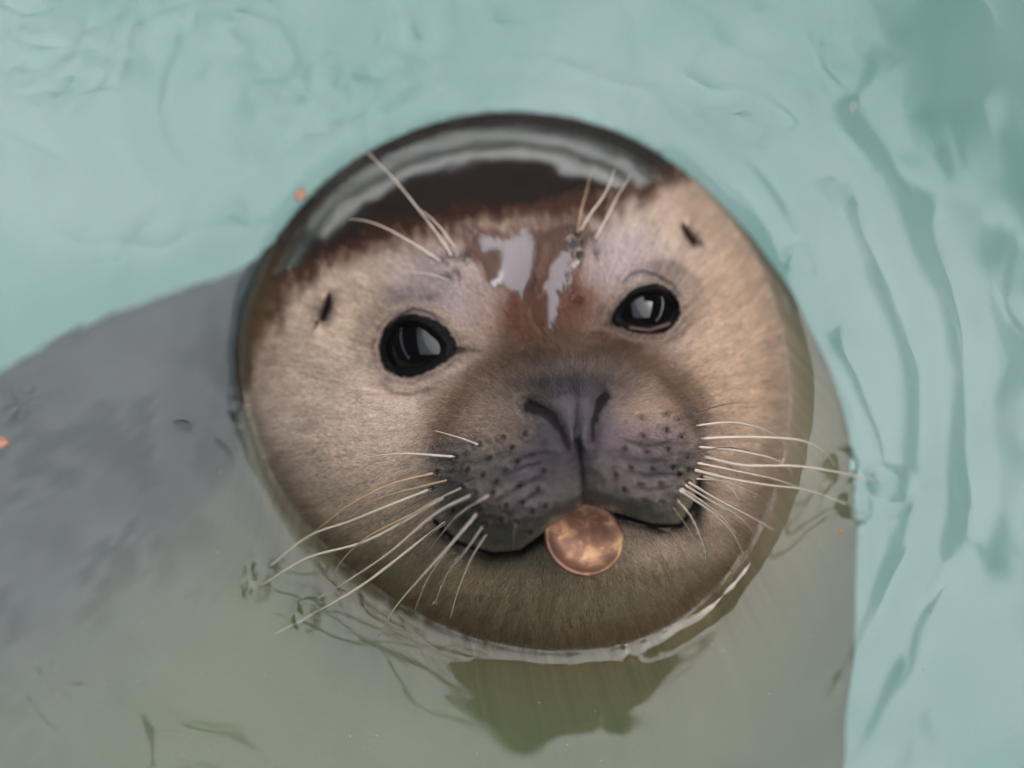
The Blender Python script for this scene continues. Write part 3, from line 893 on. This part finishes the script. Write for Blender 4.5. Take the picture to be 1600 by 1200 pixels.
for k in range(NPT):
    if k:
        X_ = X_ + np.cos(a0 + bend * k / 3) * Lh / (NPT - 1); Y_ = Y_ + np.sin(a0 + bend * k / 3) * Lh / (NPT - 1)
    hk = height(X_, Y_, True)
    hk = np.maximum(hk, hs_ - 9)
    hs_ = hk
    P[:, k] = to_world(X_, Y_, hk + lifts[k] * (0.6 + 0.8 * rng.random(n_)))
hc = bpy.data.hair_curves.new('fur')
hc.add_curves([NPT] * n_)
hc.attributes['position'].data.foreach_set('vector', P.astype(np.float32).ravel())
rad = np.tile(np.array([0.55, 0.55, 0.4, 0.12]) * S * 0.62, (n_, 1)) * (0.8 + 0.5 * rng.random((n_, 1)))
ra = hc.attributes.get('radius') or hc.attributes.new('radius', 'FLOAT', 'POINT')
ra.data.foreach_set('value', rad.astype(np.float32).ravel())
fc = np.ones((n_, 4), np.float32)
var = np.clip(rng.normal(1.06, 0.27, n_), 0.5, 1.8)[:, None]
fc[:, :3] = np.clip(root_col * var, 0.004, 0.9)
fa = hc.attributes.new('fur_color', 'FLOAT_COLOR', 'CURVE'); fa.data.foreach_set('color', fc.ravel())
hc.materials.append(mat_fur)
fur = tag(link(bpy.data.objects.new('fur', hc), seal), kind='stuff')


# whiskers
def tube(path, radii, ns=8):
    path = np.array(path, float); m = len(path)
    tan = np.gradient(path, axis=0); tan /= np.linalg.norm(tan, axis=1)[:, None]
    ref = np.array([0.0, -CA, SA])
    a = np.cross(tan, ref); a /= np.linalg.norm(a, axis=1)[:, None] + 1e-12
    b = np.cross(tan, a)
    ph = np.linspace(0, 2 * np.pi, ns, endpoint=False)
    v = path[:, None] + radii[:, None, None] * (np.cos(ph)[None, :, None] * a[:, None] + np.sin(ph)[None, :, None] * b[:, None])
    v = v.reshape(-1, 3)
    i = np.arange(m * ns).reshape(m, ns); j = np.roll(i, -1, axis=1)
    qd = np.stack([i[:-1], j[:-1], j[1:], i[1:]], -1).reshape(-1, 4)
    v = np.vstack([v, path[:1], path[-1:]])
    t0 = np.stack([np.full(ns, len(v) - 2), j[0], i[0]], -1); t1 = np.stack([np.full(ns, len(v) - 1), i[-1], j[-1]], -1)
    return v, qd, np.vstack([t0, t1])


W_, B_, D_ = mat_whisker, mat_whisker_brown, mat_whisker_dark
# points (x, y), thickness at the root, material, ends in water?, drops (where along, size)
WH = [
    ([(748, 695), (715, 683), (680, 673)], 1.5, W_, 0, []),
    ([(712, 714), (640, 709), (590, 712), (549, 719)], 1.7, W_, 0, [(.62, 1.8), (.72, 1.6), (.85, 2.0)]),
    ([(683, 738), (610, 757), (545, 790), (505, 820), (478, 842)], 1.8, B_, 0, [(.4, 2.4)]),
    ([(700, 750), (640, 765), (590, 780), (540, 812)], 1.3, B_, 0, [(.5, 1.6), (.6, 1.5)]),
    ([(676, 763), (600, 793), (545, 815), (482, 838), (420, 886)], 2.3, W_, 1, []),
    ([(695, 776), (640, 810), (565, 848), (480, 872), (406, 916)], 2.5, W_, 1, [(.3, 2.6)]),
    ([(690, 782), (620, 815), (570, 842), (535, 875), (518, 906)], 1.4, B_, 0, [(.6, 2.0)]),
    ([(742, 771), (680, 803), (610, 862), (550, 903), (492, 938)], 2.2, W_, 1, [(.27, 4.0), (.33, 3.2)]),
    ([(697, 815), (640, 858), (575, 908), (520, 942), (484, 962), (430, 996)], 2.1, W_, 2, []),
    ([(727, 795), (675, 832), (635, 870), (618, 902)], 1.2, D_, 0, [(.35, 1.8)]),
    ([(750, 797), (705, 850), (655, 905), (617, 950), (591, 994)], 2.1, W_, 0, [(.35, 2.4)]),
    ([(740, 811), (698, 860), (668, 905), (648, 953)], 1.7, W_, 0, [(.75, 2.6)]),
    ([(757, 818), (728, 860), (700, 895), (680, 940)], 1.6, W_, 0, [(.45, 5.2), (.56, 4.4), (.82, 2.6), (.99, 3.6)]),
    ([(760, 834), (735, 875), (715, 925), (703, 967)], 1.6, W_, 0, [(.45, 2.2), (.7, 2.0)]),
    ([(770, 770), (722, 800), (695, 828), (676, 852)], 1.3, W_, 0, []),
    ([(754, 742), (715, 755), (660, 780), (598, 815)], 1.0, D_, 0, [(.99, 2.8), (.55, 1.8)]),
    ([(722, 762), (680, 782), (640, 806), (612, 830)], 1.2, W_, 0, []),
    ([(806, 816), (803, 838), (802, 858)], 0.7, B_, 0, []),
    ([(1058, 655), (1095, 643), (1130, 632), (1162, 628)], 1.1, D_, 0, [(.25, 2.6), (.55, 1.6), (.8, 1.6)]),
    ([(1087, 665), (1140, 660), (1185, 668), (1222, 688), (1233, 712)], 1.6, W_, 0, [(.3, 2.0), (.42, 2.2), (.55, 2.2), (.66, 1.8)]),
    ([(1094, 685), (1170, 683), (1245, 687), (1285, 704), (1306, 728)], 2.2, W_, 1, []),
    ([(1090, 698), (1150, 704), (1205, 716), (1232, 732), (1238, 745)], 1.7, W_, 0, [(.18, 2.2), (.5, 1.8)]),
    ([(1097, 713), (1160, 727), (1240, 728), (1310, 738), (1372, 752)], 2.5, W_, 1, []),
    ([(1074, 714), (1120, 700), (1160, 702), (1198, 714)], 0.9, D_, 0, [(.5, 1.5)]),
    ([(1088, 723), (1160, 738), (1215, 750), (1262, 768)], 1.9, W_, 0, [(.45, 2.2)]),
    ([(1084, 734), (1140, 748), (1200, 758), (1260, 766), (1325, 788)], 2.3, W_, 1, []),
    ([(1096, 743), (1125, 752), (1143, 764), (1155, 782)], 1.5, W_, 0, []),
    ([(1100, 718), (1125, 722), (1145, 732), (1153, 745)], 0.9, D_, 0, []),
    ([(1075, 753), (1120, 780), (1170, 806), (1211, 829)], 1.9, W_, 0, []),
    ([(1063, 763), (1095, 782), (1125, 806), (1149, 833)], 1.7, W_, 0, [(.5, 2.6), (.98, 3.8)]),
    ([(1061, 766), (1105, 795), (1142, 830), (1163, 868)], 1.8, W_, 0, []),
    ([(1056, 779), (1080, 808), (1096, 845), (1102, 872), (1093, 895)], 1.3, W_, 0, [(.3, 2.6), (.42, 3.0), (.55, 2.4), (.65, 2.2), (.75, 1.8)]),
    ([(1050, 791), (1068, 815), (1083, 838)], 1.0, B_, 0, []),
    ([(1088, 748), (1130, 752), (1172, 768), (1201, 788)], 1.2, W_, 0, [(.75, 4.2)]),
    ([(1070, 758), (1115, 785), (1155, 808), (1184, 840)], 1.4, W_, 0, [(.6, 2.2)]),
    ([(708, 404), (685, 368), (650, 322), (612, 276), (573, 237)], 1.7, W_, 0, [(.88, 1.7)]),
    ([(712, 388), (690, 358), (668, 336), (652, 326)], 1.3, W_, 0, []),
    ([(694, 412), (655, 386), (610, 360), (575, 346), (545, 342)], 1.4, W_, 0, []),
    ([(702, 438), (670, 428), (632, 425)], 0.9, W_, 0, []),
    ([(902, 366), (908, 330), (916, 300), (923, 272)], 1.2, B_, 0, [(.5, 1.4)]),
    ([(906, 362), (922, 335), (942, 308), (954, 284), (960, 265)], 1.7, W_, 0, [(.55, 2.0)]),
    ([(928, 376), (948, 340), (966, 305), (987, 272)], 1.4, W_, 0, []),
]
for pts, thick, mt, wend, drops in WH:
    p2 = smooth_pts(pts, 40)
    a = np.linspace(0, 1, 40)
    h0 = float(height(np.array([float(pts[0][0])]), np.array([float(pts[0][1])]))[0]) - 3
    xe, ye = pts[-1]
    surf = height(p2[:, 0], p2[:, 1], False)
    inside = rimc.e(p2[:, 0], p2[:, 1]) < 0.995
    hw = h_water(p2[:, 1])
    brow = pts[0][1] < 450
    if wend:
        if wend == 2:
            k_end = 0.86; he = float(h_water(p2[int(39 * k_end), 1])) 
            hh = h0 + (he - h0) * (a / k_end)**1.15
        else:
            he = float(hw[-1]) - 1
            hh = h0 + (he - h0) * a**1.15
    elif brow:
        hh = h0 + 70 * a - 60 * a**2 + (surf[-1] - surf[0]) * a * 0.35
    else:
        drop_to = max(float(surf[-1]) + 45, h0 - 260) if inside[-1] else float(hw[-1]) + 25
        hh = h0 + (drop_to - h0) * a**1.3
    floor_ = np.where(inside, surf, -1e9)
    hh = np.where(a > 0.03, np.maximum(hh, floor_ + 3 + 6 * np.minimum(a * 6, 1)), hh)
    path = to_world(p2[:, 0], p2[:, 1], hh)
    rad = 1.18 * thick * S * (1 - 0.62 * a) * (1 + 0.07 * np.sin(a * 60) + 0.05 * np.sin(a * 37 + thick))
    v, qd, tr = tube(path, rad)
    me = np_mesh('whisker', v, quads=qd, tris=tr, mat=mt)
    o = link(bpy.data.objects.new('whisker', me), seal)
    if mt is D_: o['label'] = 'thin dark whisker'
    for pos, sz in drops:
        k = int(round(pos * 39))
        v, qd, tr = sphere(sz * S, 16, 10, 1.15)
        me = np_mesh('water_drop', v, quads=qd, tris=tr, mat=mat_drop)
        d_ = link(bpy.data.objects.new('water_drop', me), o)
        d_.location = path[k] + np.array([0, 0, -sz * S * 0.35])

# ------------------------------------------------------------------ coin held in the lips
R_, T_ = 60 * S, 4.5 * S
prof = [(0.0, 2.7), (0.18, 2.68), (0.34, 2.6), (0.48, 2.45), (0.62, 2.3), (0.86, 2.2), (0.90, 3.8), (0.955, 4.3), (0.985, 3.7), (1.0, 2.6), (1.0, -2.6), (0.985, -3.7), (0.9, -4.0), (0.86, -2.2), (0.0, -2.2)]
nu = 96
v = []; nr = len(prof)
for r, z in prof:
    for j in range(nu):
        b = 2 * math.pi * j / nu
        rr2 = max(r, 0.002)
        zz = z
        if z > 0 and 0.1 < r < 0.8: zz = z + 0.25 * math.sin(2 * b + 1.0) * math.sin(math.pi * r)
        v.append((rr2 * R_ * math.cos(b), rr2 * R_ * math.sin(b), zz * S))
qd = [(i * nu + j, (i + 1) * nu + j, (i + 1) * nu + (j + 1) % nu, i * nu + (j + 1) % nu) for i in range(nr - 1) for j in range(nu)]
me = np_mesh('coin', np.array(v), quads=qd, mat=mat_coin)
coin = tag(link(bpy.data.objects.new('coin', me)), 'worn round copper coin held between the lips of the seal', 'coin')
lip_h = float(base_h(np.array([912.0]), np.array([770.0]))[0])
coin.location = to_world(np.array(912.0), np.array(840.0), np.array(lip_h - 98))
face = Matrix.Rotation(math.pi / 2 - ALPHA, 4, 'X')
coin.rotation_euler = (face @ Matrix.Rotation(math.radians(-20), 4, 'X') @ Matrix.Rotation(math.radians(14), 4, 'Y')).to_euler()

# ------------------------------------------------------------------ bits afloat
def flake(x, y, r, seed, label, mat=None):
    rg = np.random.default_rng(seed)
    m = 18; ph = np.linspace(0, 2 * np.pi, m, endpoint=False)
    rr3 = r * (1 + 0.25 * rg.normal(0, 1, m).clip(-1, 1) * 0.7)
    top = np.stack([rr3 * np.cos(ph), 0.7 * rr3 * np.sin(ph), 0.8 + 0.12 * r * np.cos(2 * ph)], -1)
    bot = top - np.array([0, 0, 1.4])
    vv = np.vstack([top, bot, [[0, 0, 1.2]], [[0, 0, -0.6]]]) * S
    j = (np.arange(m) + 1) % m; i = np.arange(m)
    qd = np.stack([i, i + m, j + m, j], -1)
    tr = np.vstack([np.stack([i, j, np.full(m, 2 * m)], -1), np.stack([j + m, i + m, np.full(m, 2 * m + 1)], -1)])
    o = link(bpy.data.objects.new('leaf_fragment', np_mesh('leaf_fragment', vv, quads=qd, tris=tr, mat=mat or mat_leaf)))
    xx, yy = x - 800, (600 - y) / SA
    z = float(water_z(np.array([float(xx)]), np.array([float(yy)]))[0])
    o.location = (xx * S, yy * S, (z + 0.6) * S); o.rotation_euler = (0, 0, seed)
    return tag(o, label, 'leaf', 'bits of leaf afloat on the pool')


flake(464, 301, 12, 1, 'small orange leaf fragment touching the dark crown of the seal')
flake(1307, 828, 5, 2, 'tiny orange crumb afloat below the whisker tips beside the cheek')
flake(-4, 690, 20, 3, 'reddish leaf piece at the left edge of the water above the grey back')
flake(1346, 158, 5, 4, 'pale brown speck alone on the green water beyond the crown', mat_dust)
# dust on the surface: too many and too small to count
dv, dt = [], []
for k in range(150):
    x, y = rng.uniform(0, 1600), rng.uniform(560, 1200) if k % 3 else rng.uniform(0, 1200)
    if rimc.e(np.array([x]), np.array([y]))[0] < 1.06: continue
    r = rng.uniform(0.5, 1.4)
    xx, yy = x - 800, (600 - y) / SA
    z = float(water_z(np.array([xx]), np.array([yy]))[0]) + 0.3
    b = len(dv)
    dv += [((xx + a * r) * S, (yy + c * r) * S, (z + d * r) * S) for a, c, d in ((1, 0, 0), (-1, 0, 0), (0, 1, 0), (0, -1, 0), (0, 0, .7), (0, 0, -.7))]
    dt += [(b + i, b + j, b + k2) for i, j, k2 in ((0, 2, 4), (2, 1, 4), (1, 3, 4), (3, 0, 4), (2, 0, 5), (1, 2, 5), (3, 1, 5), (0, 3, 5))]
tag(link(bpy.data.objects.new('floating_dust', np_mesh('floating_dust', np.array(dv), tris=dt, mat=mat_dust))), 'fine pale dust scattered over the water around the seal', 'dust', kind='stuff')
